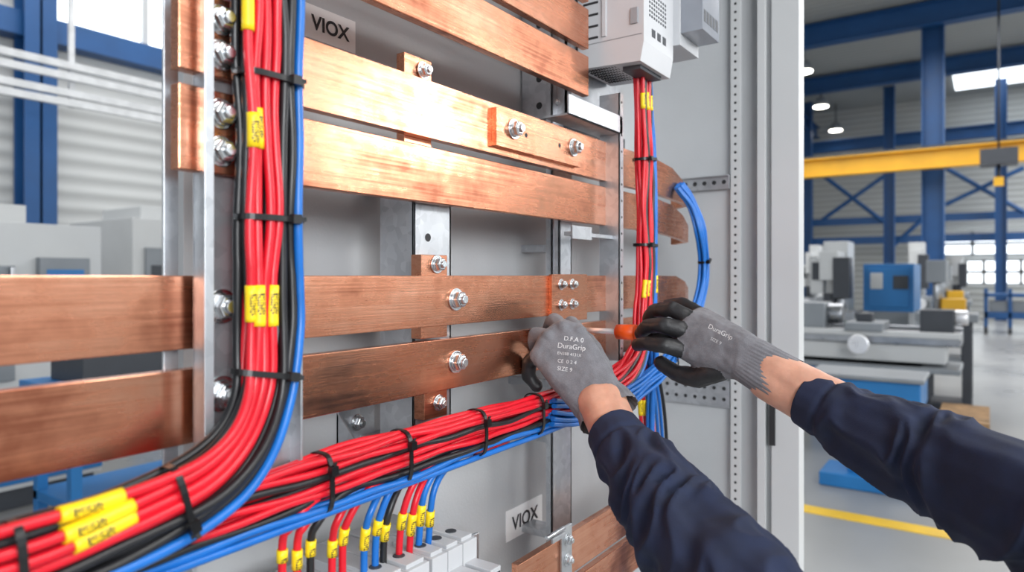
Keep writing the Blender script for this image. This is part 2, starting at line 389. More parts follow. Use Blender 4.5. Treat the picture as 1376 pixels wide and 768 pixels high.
bar("copper_busbar", X(330, YB), 1.24, .157, .222, exC, tail=[(1.31, YB, .154, .216), (1.38, YB+.004, .152, .198), (1.425, YB+.010, .149, .180), (1.45, YB+.05, .146, .168)])
bar("copper_busbar", X(330, YB), 1.24, .083, .147, tail=[(1.31, YB, .079, .142), (1.38, YB+.004, .074, .126), (1.425, YB+.010, .071, .108), (1.45, YB+.05, .068, .10)])
bar("copper_busbar", X(330, YB), .96, .285, .348); bar("copper_busbar", X(330, YB), .96, .36, .423)
bar("copper_busbar", X(330, YB), .96, .435, .498)
for zb, zt in ((.160, .222), (.083, .147)):
    def ex(mb, zb=zb, zt=zt):
        xm = X(297, YB-.019)
        for zz in (zb+.016, zt-.018): mb.bolt(xm, YB-.019, zr(zz), .92)
    bar("copper_busbar_terminal", X(240, YB-.019), X(345, YB-.019), zb-.002, zt, ex, y=YB-.019)
def exG(mb):
    x = X(752, YB); mb.box(x, x+.03, YB-.004, YB, zr(-.47), zr(-.375), GALV)
    mb.bolt(x+.015, YB-.004, zr(-.395), .7); mb.bolt(x+.015, YB-.004, zr(-.425), .7)
    mb.box(x-.035, x+.002, YB-.01, YB-.006, zr(-.385), zr(-.378), GALV); mb.cyl((x-.05, YB-.008, zr(-.372)), (x, YB-.008, zr(-.372)), .003, ZINC)
bar("copper_busbar", X(697, YB), 1.40, -.455, -.392, exG); bar("copper_busbar", X(697, YB), 1.40, -.53, -.467)
# ---- galvanised wiring channel ------------------------------------------
mb = MB(); yb = .512
mb.box(XC0, XC1, yb, yb+.003, zr(-.215), zr(.50), GALV)
mb.box(XC0, XC0+.0025, .493, yb+.002, zr(-.215), zr(.50), GALV); mb.box(XC0-.004, XC0+.004, .4915, .494, zr(-.215), zr(.50), GALV)
mb.box(XC1-.0025, XC1, .497, yb+.002, zr(-.195), zr(.50), GALV)
mb.box(XC0-.012, XC0, yb+.024, yb+.027, zr(-.25), zr(.50), GALV)
mb.box(XC0-.002, XC0+.002, yb, .655, zr(-.25), zr(-.21), GALV)
for zz, sc in ((-.025, 1.0), (-.096, 1.05), (-.140, .9)):
    mb.bolt(X(297, yb), yb, zr(zz), sc*1.05)
mb.obj("cable_riser_channel", None, .0006)
# ============================ CABLES =======================================
mb = MB(); xr = .3475; yr = .488
R1 = .0038
c1 = [(xr, yr, zr(.47)), (xr, yr, zr(.30)), (xr, yr, zr(.12)), (xr, yr, zr(.0)), (xr-.001, yr-.001, zr(-.05)), (xr-.008, yr-.004, zr(-.095)), (xr-.030, yr-.010, zr(-.132)), (xr-.065, yr-.015, zr(-.155)), (xr-.12, yr-.018, zr(-.168)), (xr-.2, yr-.018, zr(-.174)), (xr-.35, yr-.015, zr(-.178)), (xr-.7, yr-.01, zr(-.18))]
cabs = []
for a_, m in ((-.0240, RED), (-.0160, RED), (-.0080, RED), (.0, RED), (.0078, BLK), (.0156, BLK), (.0236, BLUE)): cabs.append((a_, -.0075, m))
for a_, m in ((-.0200, BLK), (-.0120, RED), (-.004, BLK), (.0040, RED), (.0120, BLK), (.0200, BLK), (.0265, BLUE)): cabs.append((a_, -.0005, m))
for a_, m in ((-.0240, BLK), (-.016, RED), (-.008, RED), (.0, BLK), (.0080, BLK), (.0160, BLK), (.024, BLK)): cabs.append((a_, .0068, m))
cp, ps = bundle(mb, c1, cabs, R1, .0052, 12)
marker(mb, ps[0], (-60, 42), R1+.0011); marker(mb, ps[0], (148, 205), R1+.0011); marker(mb, ps[1], (138, 203), R1+.0015)
marker(mb, ps[0], (372, 435), R1+.0012); marker(mb, ps[1], (374, 441), R1+.0014); marker(mb, ps[3], (372, 439), R1+.0014)
marker(mb, ps[0], (78, 168), R1+.0017, 0); marker(mb, ps[1], (84, 180), R1+.0017, 0); marker(mb, ps[2], (92, 188), R1+.0017, 0)
for uvp in ((352, 105), (352, 295), (352, 500), (243, 690), (18, 745)): tie(mb, cp, uvp, .0285, .0130)
mb.obj("cable_harness")
# second run -> right riser
mb = MB(); R2 = .0033; yh = .497
c2 = [(-.35, yh, zr(-.192)), (.1, yh, zr(-.190)), (.3, yh, zr(-.188)), (.5, yh-.002, zr(-.184)), (.7, yh-.004, zr(-.182)), (.85, yh-.006, zr(-.180)), (.95, yh-.008, zr(-.176)), (1.03, yh-.009, zr(-.155)), (1.075, yh-.009, zr(-.115)), (1.09, yh-.009, zr(-.06)), (1.095, yh-.009, zr(0)), (1.095, yh-.009, zr(.15)), (1.085, yh-.01, zr(.26)), (1.078, yh-.012, zr(.345))]
cabs = []
for i, m in enumerate((RED, RED, BLK, RED, RED, BLK, BLUE)): cabs.append((.0200-i*.0068, -.009, m))
for i, m in enumerate((RED, RED, RED, BLK, RED, BLK, BLUE)): cabs.append((.0215-i*.0068, -.002, m))
for i, m in enumerate((RED, BLK, RED, RED, BLK, BLK, BLUE)): cabs.append((.0200-i*.0068, .005, m))
cp2, ps2 = bundle(mb, c2, cabs, R2, .0056, 10)
for uvp in ((428, 640), (535, 605), (637, 578), (712, 548), (862, 215), (860, 328), (858, 445)): tie(mb, cp2, uvp, .0258, .0150, 0, -.002)
for k, rg in ((0, (124, 148)), (1, (116, 142)), (3, (122, 148)), (5, (126, 150)), (0, (372, 400)), (2, (372, 400))): marker(mb, [p for p in ps2[k] if p.x > 1.03], rg, R2+.0009)
for j in range(4):   # blue control cables beside the riser
    xx = 1.1225+.0066*(j % 2); yy = .482+.007*(j//2)
    pth = cr([(1.098+.004*j, .486, zr(.345)), (xx-.012, yy, zr(.26)), (xx, yy, zr(.15)), (xx, yy, zr(.0)), (xx-.001, yy, zr(-.08)), (xx+.006, yy, zr(-.15)), (xx+.012, yy+.01, zr(-.25)), (xx+.012, yy+.01, zr(-.6))]); mb.tube(pth, .0034, BLUE, 10)
    if j < 2: marker(mb, pth, (118, 142), .0043); marker(mb, pth, (368, 394), .0043)
mb.obj("cable_harness")
# blue loop round the copper ends
mb = MB(); yl = .478
lp = [(740, 556), (775, 556), (812, 546), (850, 528), (888, 498), (915, 462), (937, 415), (947, 360), (941, 305), (928, 270), (912, 248)]
c3 = [P(u, v, yl+(.0 if i < 9 else .02*(i-8))) for i, (u, v) in enumerate(lp)]
cabs = [(.0165-i*.0074, b, BLUE) for i in range(5) for b in (-.003, .004)]
cp3, ps3 = bundle(mb, c3, cabs, .0033, .004, 10)
for uvp in ((944, 350), (905, 480)): tie(mb, cp3, uvp, .0205, .009)
pth = cr([(-.3, .487, zr(-.216)), (.2, .487, zr(-.215)), (.42, .487, zr(-.213)), (.62, .487, zr(-.211)), (.8, .484, zr(-.208)), (.95, .480, zr(-.20))]); mb.tube(pth, .0034, BLUE, 10)
for k in range(7):
    m = (RED, RED, BLUE, RED, BLUE, BLUE, BLK)[k]
    q = [P(850+k*4, 470, .5), P(858+k*5, 520, .505), P(862+k*5.5, 580, .51), P(864+k*5.5, 660, .515), P(866+k*5.5, 780, .52)]
    pth = cr(q); mb.tube(pth, .0034, m, 10)
    if k in (0, 1, 3): marker(mb, pth, (535, 560), .0043)
mb.obj("blue_cable_loop")
# drops to the terminals
mb = MB()
drops = [((470, 655), 380, RED), ((488, 652), 400, RED), ((505, 648), 418, BLK), ((520, 640), 447, RED), ((535, 640), 461, RED), ((555, 632), 490, BLUE), ((566, 630), 505, BLUE), ((575, 628), 516, BLK), ((598, 620), 537, RED), ((612, 615), 551, RED), ((640, 604), 563, BLUE), ((655, 600), 576, BLUE)]
for i, ((u, v), ue, m) in enumerate(drops):
    y0 = .505 if i % 2 else .497; y1 = .50; vl = 750-(ue-380)*.30+(6 if i % 2 else -4)
    q = [P(u+70, v-22, y0), P(u, v-4, y0-.004), P(u-(u-ue)*.55, v+18, y0-.008), P(ue+8, v+56, y1-.006), P(ue, 725, y1), P(ue-1, 790, y1)]
    pth = cr(q); mb.tube(pth, .0036, m, 10); marker(mb, pth, (vl-15, vl+15), .0048)
mb.obj("terminal_wires")
# ---- terminal breakers ----------------------------------------------------
def breaker(u0, u1, name="circuit_breaker"):
    mb = MB(); xa, xb = X(u0, .48), X(u1, .48); zt = zr(-.292); n = max(1, round((xb-xa)/.03)); w = (xb-xa)/n
    for i in range(n):
        a, b = xa+i*w+.0006, xa+(i+1)*w-.0006
        mb.box(a, b, .47, .60, zt-.08, zt, WHITEP); mb.box(a+.003, b-.003, .435, .59, zt-.07, zt-.022, WHITEP)
        mb.box(a+.003, b-.003, .475, .53, zt-.001, zt+.004, WHITEP)
        mb.cyl(((a+b)/2, .498, zt+.001), ((a+b)/2, .498, zt+.0048), .0065, MDARK, n=16); mb.cyl(((a+b)/2, .55, zt), ((a+b)/2, .55, zt+.003), .005, ZINC, n=16)
        mb.box((a+b)/2-.004, (a+b)/2+.004, .42, .44, zt-.055, zt-.035, MDARK)
        mb.box(a+.004, b-.004, .4345, .436, zt-.034, zt-.027, INK)
    return mb.obj(name, None, .0012)
breaker(505, 568); breaker(571, 632)
mb = MB(); xa = X(378, .50)
for i in range(7):
    a = xa+i*.0165; mb.box(a, a+.0155, .48, .60, zr(-.37), zr(-.302), WHITEP if i > 3 else GREYP); mb.cyl((a+.008, .50, zr(-.303)), (a+.008, .50, zr(-.2985)), .005, ZINC, n=14)
    mb.box(a+.002, a+.0135, .515, .53, zr(-.303), zr(-.295), MDARK)
mb.obj("terminal_block", None, .001)
xe = X(640, .6)
mb = MB(); mb.box(.40, xe, .60, .66, zr(-.40), zr(-.37), GALV); mb.box(.40, xe, .595, .60, zr(-.405), zr(-.365), GALV); mb.obj("din_rail", cab, .0006)
# ---- power device on top ---------------------------------------------------
mb = MB(); xa, xb, ya, yb_, zb = .990, 1.110, .442, .56, zr(.336)
mb.box(xa, xb, ya, yb_, zb+.03, zb+.42, WHITEP)
mb.hexa([Vector((xa, yb_, zb+.005)), Vector((xa, ya+.006, zb)), Vector((xb, ya+.006, zb)), Vector((xb, yb_, zb+.005))], [Vector((xa, yb_, zb+.031)), Vector((xa, ya, zb+.031)), Vector((xb, ya, zb+.031)), Vector((xb, yb_, zb+.031))], WHITEP)
for i in range(9):
    z = zb+.05+i*.019; mb.box(xa-.0006, xa+.001, .522, .550, z, z+.004, DARK)
for z in (zb+.19, zb+.26, zb+.042): mb.box(xa-.0008, xa+.001, ya+.003, yb_-.003, z, z+.0014, GREYP)
mb.box(xa-.0008, xa+.001, ya+.018, ya+.052, zb+.11, zb+.155, GREYP); mb.box(xa-.0012, xa+.001, ya+.022, ya+.048, zb+.115, zb+.15, WHITEP)
mb.box(xa-.003, xa+.001, ya+.01, ya+.022, zb+.06, zb+.085, GREYP); mb.box(xa-.003, xa+.001, ya+.065, ya+.072, zb+.05, zb+.18, WHITEP)
for i in range(7):
    for j in range(12): mb.box(xa+.01+i*.013, xa+.018+i*.013, ya+.05+j*.005, ya+.0525+j*.005, zb-.0008+.003, zb+.004, DARK)
mb.box(xa+.018, xb-.018, ya+.014, ya+.045, zb-.006, zb+.002, MDARK)
mb.box(xb, xb+.09, ya-.012, yb_-.02, zb+.055, zb+.42, WHITEP)
mb.box(xb+.004, xb+.088, ya-.05, ya-.012, zb+.075, zb+.20, CLEARP); mb.box(xb-.05, xb+.085, ya-.035, ya, zb+.21, zb+.42, WHITEP)
for i in range(5): mb.box(xb+.01+i*.015, xb+.021+i*.015, ya-.0505, ya-.0495, zb+.09, zb+.11, MDARK)
for i in range(3): mb.box(xa+.03+i*.022, xa+.044+i*.022, ya-.0006, ya+.001, zb+.045, zb+.058, MDARK)
for i in range(8):
    for j in range(6): mb.box(xa+.02+i*.009, xa+.025+i*.009, ya-.0006, ya+.001, zb+.075+j*.007, zb+.079+j*.007, MDARK)
mb.box(xa+.02, xa+.095, ya-.0006, ya+.001, zb+.13, zb+.132, GREYP)
mb.obj("power_supply_unit", None, .0018)
# ---- labels -----------------------------------------------------------------
def sticker(u0, u1, v0, v1, small=False):
    a = P(u0, v0, YP-.0006); b = P(u1, v1, YP-.0006)
    zc = P((u0+u1)/2, (v0+v1)/2, YP).z; D = (P((u0+u1)/2, CV, YP)-CAM).dot(FW); hh = small*D/F/2
    mb = MB(); mb.box(a.x, b.x, YP-.0015, YP, zc-hh, zc+hh, PAPER); o = mb.obj("panel_label")
    text("label_text", "VIOX", ((a.x+b.x)/2, YP-.0022, zc-.001), (b.x-a.x)*.30, INK, o, off=.0006)
    return o
sticker(407, 477, -2, 78, 44); sticker(680, 728, 668, 722, 40)
# ============================ TECHNICIAN ===================================
SPH = []
for i in range(90):
    z = 1-2*(i+.5)/90; q = math.sqrt(1-z*z); a = i*2.399963; SPH.append(Vector((q*math.cos(a), q*math.sin(a), z)))
def hull_mesh(bm, sph):
    vs = [bm.verts.new(p+s_*r) for p, r in sph for s_ in SPH]
    bmesh.ops.convex_hull(bm, input=vs, use_existing_faces=False)
    dead = [v for v in bm.verts if not v.link_faces]
    bmesh.ops.delete(bm, geom=dead, context='VERTS')
def segdist(p, a, ra, b, rb):
    ab = b-a; t = max(0, min(1, (p-a).dot(ab)/max(1e-9, ab.length_squared))); return (p-(a+ab*t)).length-(ra+(rb-ra)*t)
def blob(name, prims, voxel, smooth, parent, labeler, mats, disp=None, cut=None, solid=0):
    me = bpy.data.meshes.new(name+"_src"); bmA = bmesh.new()
    for sph, _ in prims:
        b = bmesh.new(); hull_mesh(b, [(Vector(p), r) for p, r in sph]); tmp = bpy.data.meshes.new("t"); b.to_mesh(tmp); b.free(); bmA.from_mesh(tmp); bpy.data.meshes.remove(tmp)
    bmesh.ops.recalc_face_normals(bmA, faces=bmA.faces[:])
    bmA.to_mesh(me); bmA.free(); o = bpy.data.objects.new(name, me); scene.collection.objects.link(o)
    md = o.modifiers.new("r", 'REMESH'); md.mode = 'VOXEL'; md.voxel_size = voxel
    dg = bpy.context.evaluated_depsgraph_get(); me2 = bpy.data.meshes.new_from_object(o.evaluated_get(dg)); o.modifiers.clear(); o.data = me2; me2.name = name
    me2.materials.clear()
    for m in mats: me2.materials.append(m)
    bm = bmesh.new(); bm.from_mesh(me2)
    for _ in range(smooth): bmesh.ops.smooth_vert(bm, verts=bm.verts, factor=.5, use_axis_x=True, use_axis_y=True, use_axis_z=True)
    bm.normal_update()
    if disp:
        d = [(v, v.normal.copy()*disp(v.co, v.normal)) for v in bm.verts]
        for v, q in d: v.co += q
    if cut:
        bmesh.ops.bisect_plane(bm, geom=bm.verts[:]+bm.edges[:]+bm.faces[:], plane_co=cut[0], plane_no=cut[1], clear_outer=True)
    bm.normal_update()
    for f in bm.faces: f.smooth = True; f.material_index = labeler(f.calc_center_median(), f.normal)
    bm.to_mesh(me2)
    bvh = BVHTree.FromBMesh(bm); bm.free()
    if cut and solid:
        s = o.modifiers.new("thickness", 'SOLIDIFY'); s.thickness = solid; s.offset = -1
    o.parent = parent; o.matrix_parent_inverse = Matrix.Translation(-parent.location)
    return o, bvh
tech = empty("technician", tuple(Q(1376, 700, .6)))
def chain(pts, lab):
    out = []
    for a, b in zip(pts, pts[1:]): out.append(([(Q(*a[:3]), a[3]), (Q(*b[:3]), b[3])], lab))
    return out
def make_lab(prims, backdir, fingers_black, thr=.25):
    segs = []
    for sph, lab in prims:
        for i in range(len(sph)):
            for j in range(i+1, len(sph)): segs.append((Vector(sph[i][0]), sph[i][1], Vector(sph[j][0]), sph[j][1], lab))
    def f(c, n):
        best = min(segs, key=lambda s: segdist(c, s[0], s[1], s[2], s[3]))
        lab = best[4]
        if lab == 'cuff': return 0
        if n.dot(backdir) < -thr+.12*noise.noise(c*60): return 1
        if lab == 'finger' and fingers_black: return 1
        if lab == 'tip': return 1
        return 0
    return f
def dglove(c, n): return .0013*noise.noise(c*48)+.0007*noise.noise(c*130)
def ribs(A, D, s0, s1):
    D = D.normalized(); e1 = D.cross(UP).normalized(); e2 = D.cross(e1)
    def f(c, n):
        q = c-A; s = q.dot(D)
        if s > s0: return dglove(c, n)*.5+min(1, (s-s0)/.01)*.0005*math.sin(math.atan2(q.dot(e1), q.dot(e2))*34)
        return dglove(c, n)
    return f
# left hand ---------------------------------------------------------------
LP = []
LP.append(([(Q(777, 449, .920), .0132), (Q(757, 442, .925), .0135), (Q(738, 454, .922), .013), (Q(724, 478, .912), .0125), (Q(788, 546, .872), .019), (Q(822, 533, .868), .019)], 'palm'))
LP.append(([(Q(822, 533, .873), .019), (Q(803, 497, .90), .0150), (Q(777, 455, .93), .012)], 'palm'))
for (u, v, d) in ((777, 448, .915), (757, 441, .919), (738, 453, .917)): LP.append(([(Q(u, v, d), .0112), (Q(u+4, v+12, d-.004), .0085)], 'palm'))
LP += chain([(777, 449, .920, .0122), (768, 434, .955, .0105), (763, 440, .978, .0096), (760, 452, .985, .0086)], 'finger')
LP += chain([(757, 442, .925, .0126), (744, 430, .955, .0108), (738, 439, .972, .0098), (737, 453, .974, .0088)], 'finger')
LP += chain([(738, 454, .922, .0122), (720, 449, .942, .0106), (714, 466, .955, .0096), (719, 483, .956, .0086)], 'finger')
LP += chain([(724, 478, .912, .0116), (711, 486, .926, .0102), (710, 505, .932, .0094), (721, 519, .930, .0085)], 'tip')
LP += chain([(814, 520, .88, .0160), (808, 490, .905, .0130), (797, 467, .935, .0110), (787, 453, .962, .0094)], 'finger')
LP.append(([(Q(792, 545, .872), .0190), (Q(826, 532, .868), .0190), (Q(802, 574, .848), .0205), (Q(843, 554, .844), .0205)], 'cuff'))
bd = (CAM-Q(770, 490, .92)).normalized()
cutL = (Q(817, 559, .853), (Q(860, 640, .78)-Q(810, 550, .86)).normalized())
cL = Q(804, 530, .88)
lh, bvL = blob("left_glove", LP, .0016, 2, tech, make_lab(LP, bd, False, .2), [KNIT, NITR], ribs(cL, cutL[1], .004, .06), cutL)
# right hand --------------------------------------------------------------
RP = []
RP.append(([(Q(921, 470, .925), .0135), (Q(925, 447, .93), .0138), (Q(932, 430, .942), .0135), (Q(944, 424, .962), .0125), (Q(1000, 466, .885), .0205), (Q(1001, 492, .878), .020)], 'palm'))
RP.append(([(Q(921, 470, .925), .0125), (Q(956, 492, .91), .0145), (Q(1001, 492, .878), .019)], 'palm'))
RP += chain([(921, 470, .925, .0125), (892, 464, .922, .0110), (870, 461, .936, .0100), (857, 463, .956, .009)], 'finger')
RP += chain([(925, 447, .93, .0128), (892, 436, .932, .0114), (870, 438, .952, .0104), (861, 448, .972, .0095)], 'finger')
RP += chain([(932, 430, .942, .0124), (902, 415, .952, .0110), (880, 417, .975, .010), (871, 428, .992, .0092)], 'finger')
RP += chain([(944, 424, .962, .0115), (917, 408, .985, .0100), (898, 409, 1.005, .0092), (888, 420, 1.015, .0084)], 'finger')
RP += chain([(968, 495, .90, .0165), (938, 507, .915, .0138), (910, 502, .935, .0118), (888, 487, .952, .0102)], 'finger')
RP.append(([(Q(1000, 466, .885), .0195), (Q(1000, 494, .876), .0195), (Q(1072, 506, .845), .0200), (Q(1060, 530, .84), .0200)], 'cuff'))
bdR = (CAM-Q(950, 450, .92)).normalized()+Vector((0, 0, .3)); bdR.normalize()
cutR = (Q(1061, 515, .848), (Q(1160, 573, .78)-Q(1050, 512, .86)).normalized())
rh, bvR = blob("right_glove", RP, .0016, 2, tech, make_lab(RP, bdR, True, .3), [KNIT, NITR], ribs(Q(995, 480, .882), (Q(1060, 516, .85)-Q(1000, 482, .88)), .004, .09), cutR)
def lab0(c, n): return 0
def dskin(c, n): return .0010*noise.noise(c*60)
fl, _ = blob("left_wrist", [([(Q(802, 540, .866), .0255), (Q(836, 606, .80), .028)], 's'), ([(Q(816, 536, .866), .0235), (Q(842, 602, .80), .025)], 's')], .0025, 4, tech, lab0, [SKIN], dskin)
fr, _ = blob("right_wrist", [([(Q(1038, 498, .862), .0262), (Q(1122, 543, .81), .030)], 's'), ([(Q(1032, 512, .862), .025), (Q(1116, 554, .81), .029)], 's')], .0025, 4, tech, lab0, [SKIN], dskin)
def sleeve(name, pts, side, cut):
    pr = []
    for a, b in zip(pts, pts[1:]): pr.append(([(Q(*a[:3]), a[3]), (Q(*b[:3]), b[3])], 's'))
    A = cut[0]; Bd = -cut[1]; e1 = Bd.cross(UP).normalized(); e2 = Bd.cross(e1)
    def d(c, n):
        s = (c-A).dot(Bd); q = c-A; an = math.atan2(q.dot(e1), q.dot(e2))
        x = s*26+1.6*noise.noise(c*11+Vector((side, 0, 0)))+.9*math.sin(an+side)
        fold = noise.noise(Vector((x, 1.3*math.cos(an), 1.3*math.sin(an)+side)))
        w = min(1, max(0, (s-.028)/.03))
        e = .0062*(1-abs(fold)*3.0)*w + .006*noise.noise(c*13+Vector((side, 3, 0)))*w
        k = max(0, 1-abs(s-.029)/.006); e -= .0028*k
        return e
    o, b = blob(name, pr, .0028, 2, tech, lab0, [NAVY], d, cut, .0025); return o
cutSL = (Q(822, 583, .826), -(Q(900, 690, .705)-Q(822, 583, .826)).normalized())
cutSR = (Q(1086, 535, .832), -(Q(1220, 604, .74)-Q(1086, 535, .832)).normalized())
sleeve("left_sleeve", [(800, 545, .865, .033), (828, 586, .822, .0345), (852, 625, .78, .0415), (900, 690, .705, .048), (962, 768, .625, .054), (1050, 870, .55, .06), (1230, 960, .50, .065)], 3.1, cutSL)
sleeve("right_sleeve", [(1050, 516, .86, .034), (1092, 538, .828, .0355), (1160, 573, .78, .044), (1265, 627, .70, .051), (1376, 682, .615, .055), (1520, 750, .54, .06), (1700, 740, .5, .066)], 9.7, cutSR)
# glove print
def gprint(s, u, v, d, size, right, up, bvh, parent):
    c = bpy.data.curves.new("glove_print", 'FONT'); c.body = s; c.size = size; c.align_x = 'CENTER'; c.align_y = 'CENTER'
    t = bpy.data.objects.new("tmp", c); scene.collection.objects.link(t)
    dg = bpy.context.evaluated_depsgraph_get(); me = bpy.data.meshes.new_from_object(t.evaluated_get(dg)); bpy.data.objects.remove(t)
    cen = Q(u, v, d-.12); n = (Q(u, v, d)-CAM).normalized(); ok = True
    for vtx in me.vertices:
        p = cen+right*vtx.co.x+up*vtx.co.y; h, nn, _, _ = bvh.ray_cast(p, n)
        if h is None: ok = False; h = p+n*.12; nn = -n
        vtx.co = h+nn*.0005
    if not ok: return
    me.materials.append(GPRINT); o = bpy.data.objects.new("glove_print", me); scene.collection.objects.link(o); o.parent = parent; o.matrix_parent_inverse = Matrix.Translation(-parent.location)
def im(du, dv): return (RT*du-UP*dv).normalized()
for i, (s, z) in enumerate((("D.F.A 0", .0085), ("DuraGrip", .0095), ("EN388 4131X", .0055), ("CE  0 2 4", .0065), ("SIZE 9", .0075))):
    gprint(s, 771-i*3, 456+i*10, .92, z, im(1, .12), im(.12, -1), bvL, tech)
gprint("DuraGrip", 968, 446, .92, .009, im(1, .5), im(.5, -1), bvR, tech); gprint("SIZE 9", 962, 458, .92, .006, im(1, .5), im(.5, -1), bvR, tech)
# ---- screwdriver ------------------------------------------------------------
mb = MB(); sx = .912; sz = zr(-.0825); 
def sy(y): return Vector((sx, y, sz))
mb.cyl(sy(.5225), sy(.512), .0012, CHROME, r1=.0040, n=12); mb.cyl(sy(.512), sy(.43), .0040, CHROME, n=16)
prof = [(.452, .006), (.449, .0108), (.420, .0118), (.414, .010), (.405, .0105), (.395, .0130), (.36, .0135), (.33, .0125), (.32, .009)]
for (a, ra), (b, rb) in zip(prof, prof[1:]): mb.cyl(sy(a), sy(b), ra, ORANGE if a > .41 else GRIP, r1=rb, n=24)
mb.obj("screwdriver")
# ============================ FACTORY HALL ==================================
mb = MB(); mb.box(-10, 28, -18, 9.2, -.1, 0, FLOORM); mb.obj("floor")
XW = 27; YWL = 9.0; ZC = 7.3
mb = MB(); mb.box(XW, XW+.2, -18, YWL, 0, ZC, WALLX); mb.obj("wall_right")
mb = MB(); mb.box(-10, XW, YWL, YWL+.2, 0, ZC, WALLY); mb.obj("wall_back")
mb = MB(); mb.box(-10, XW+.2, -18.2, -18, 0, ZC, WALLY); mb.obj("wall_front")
mb = MB()
for i in range(6):
    xx = -8+i*5.8; mb.box(xx, xx+4.2, -17.98, -17.9, 1.2, 2.9, GLOW); mb.box(xx, xx+4.2, -17.98, -17.9, 4.6, 6.4, GLOW)
    for j in range(4): mb.box(xx+j*1.38, xx+j*1.38+.08, -17.9, -17.85, 1.2, 6.4, MWHITE)
mb.obj("added_glow_panes")  # unseen glowing panes, added so the copper reflects bright bands
mb = MB(); mb.box(-10, XW+.2, -18, YWL+.2, ZC, ZC+.1, ROOFM); mb.obj("ceiling")
def ibeam(mb, p0, p1, w, h, m):
    p0 = Vector(p0); p1 = Vector(p1); d = p1-p0; t = .025
    if abs(d.y) > .01:
        a, b = sorted((p0.y, p1.y)); x, z = p0.x, p0.z
        mb.box(x-w/2, x+w/2, a, b, z-h/2, z-h/2+t, m); mb.box(x-w/2, x+w/2, a, b, z+h/2-t, z+h/2, m); mb.box(x-t/2, x+t/2, a, b, z-h/2, z+h/2, m)
    elif abs(d.x) > .01:
        a, b = sorted((p0.x, p1.x)); y, z = p0.y, p0.z
        mb.box(a, b, y-w/2, y+w/2, z-h/2, z-h/2+t, m); mb.box(a, b, y-w/2, y+w/2, z+h/2-t, z+h/2, m); mb.box(a, b, y-t/2, y+t/2, z-h/2, z+h/2, m)
    else:
        a, b = sorted((p0.z, p1.z)); x, y = p0.x, p0.y
        mb.box(x-w/2, x+w/2, y-h/2, y-h/2+t, a, b, m); mb.box(x-w/2, x+w/2, y+h/2-t, y+h/2, a, b, m); mb.box(x-t/2, x+t/2, y-h/2, y+h/2, a, b, m)
def strutd(mb, a, b, r, m): mb.cyl(a, b, r, m, n=8)
mb = MB()
for x, h in ((9.5, .4), (13.2, .4), (17.3, .5), (21.9, .45)): ibeam(mb, (x, -17.9, ZC-.3), (x, YWL-.1, ZC-.3), .3, h, BBLUE)
for y in (-12, -6.5, 5.2): ibeam(mb, (-10, y, ZC-.75), (XW-.1, y, ZC-.75), .25, .4, BBLUE)
ibeam(mb, (26.2, -17.9, 5.9), (26.2, YWL-.1, 5.9), .3, .4, BBLUE)
mb.obj("roof_beams")
mb = MB()
pc = Q(1254, CV, 15); ibeam(mb, (pc.x, pc.y, 0), (pc.x, pc.y, ZC), .42, .42, BBLUE); mb.obj("steel_column")
for (u, d, w) in ((1195, 21.5, .3), (1085, 23.5, .3), (1345, 20.5, .3)):
    mb = MB(); pc = Q(u, CV, d); ibeam(mb, (pc.x, pc.y, 0), (pc.x, pc.y, ZC), w, w, BBLUE); mb.obj("steel_column")
mb = MB(); 
ibeam(mb, (17.0, -17.7, 3.83), (17.0, 8.6, 3.83), .3, .42, CYEL); mb.box(16.9, 17.1, -17.7, 8.6, 4.04, 4.10, MDARK)
mb.obj("crane_runway")
mb = MB(); c = Q(1342, 215, 13.2); mb.box(c.x-.25, c.x+.25, c.y-.3, c.y+.3, c.z-.1, c.z+.2, MDARK); mb.cyl((c.x, c.y, c.z-.1), (c.x, c.y, c.z-.35), .03, MDARK); mb.box(c.x-.08, c.x+.08, c.y-.08, c.y+.08, c.z-.5, c.z-.33, CYEL); mb.cyl((c.x, c.y, c.z+.2), (c.x, c.y, ZC), .02, MDARK); mb.obj("crane_hoist")
mb = MB()
for (u0, v0, u1, v1) in ((1105, 295, 1190, 235), (1105, 235, 1190, 300), (1200, 330, 1250, 285), (1270, 275, 1376, 225), (1270, 225, 1376, 285)): 
    a = PX(u0, v0, 25.8); b = PX(u1, v1, 25.8); strutd(mb, a, b, .07, BBLUE)
for v in (300, 325): 
    a = PX(1080, v, 25.9); mb.box(25.8, 26.0, -17, 8, a.z-.12, a.z+.12, BBLUE)
mb.obj("wall_bracing")
def winX(name, u0, u1, v0, v1, x, nu, nv):
    a = PX(u0, v0, x); b = PX(u1, v0, x); um = (u0+u1)/2; zt = PX(um, v0, x).z; zb = PX(um, v1, x).z
    mb = MB(); mb.box(x-.02, x+.02, b.y, a.y, zb, zt, GLOW)
    for i in range(nu+1):
        y = b.y+(a.y-b.y)*i/nu; mb.box(x-.07, x-.02, y-.05, y+.05, zb, zt, MWHITE)
    for j in range(nv+1):
        z = zb+(zt-zb)*j/nv; mb.box(x-.07, x-.02, b.y, a.y, z-.05, z+.05, MWHITE)
    mb.obj(name)
winX("window_1", 1268, 1480, 310, 342, XW-.05, 5, 2); winX("window_2", 1298, 1480, 348, 382, XW-.05, 7, 2)
mb = MB(); mb.box(23.2, 26.0, -16, .9, ZC-.04, ZC-.01, GLOW); mb.obj("window_3")
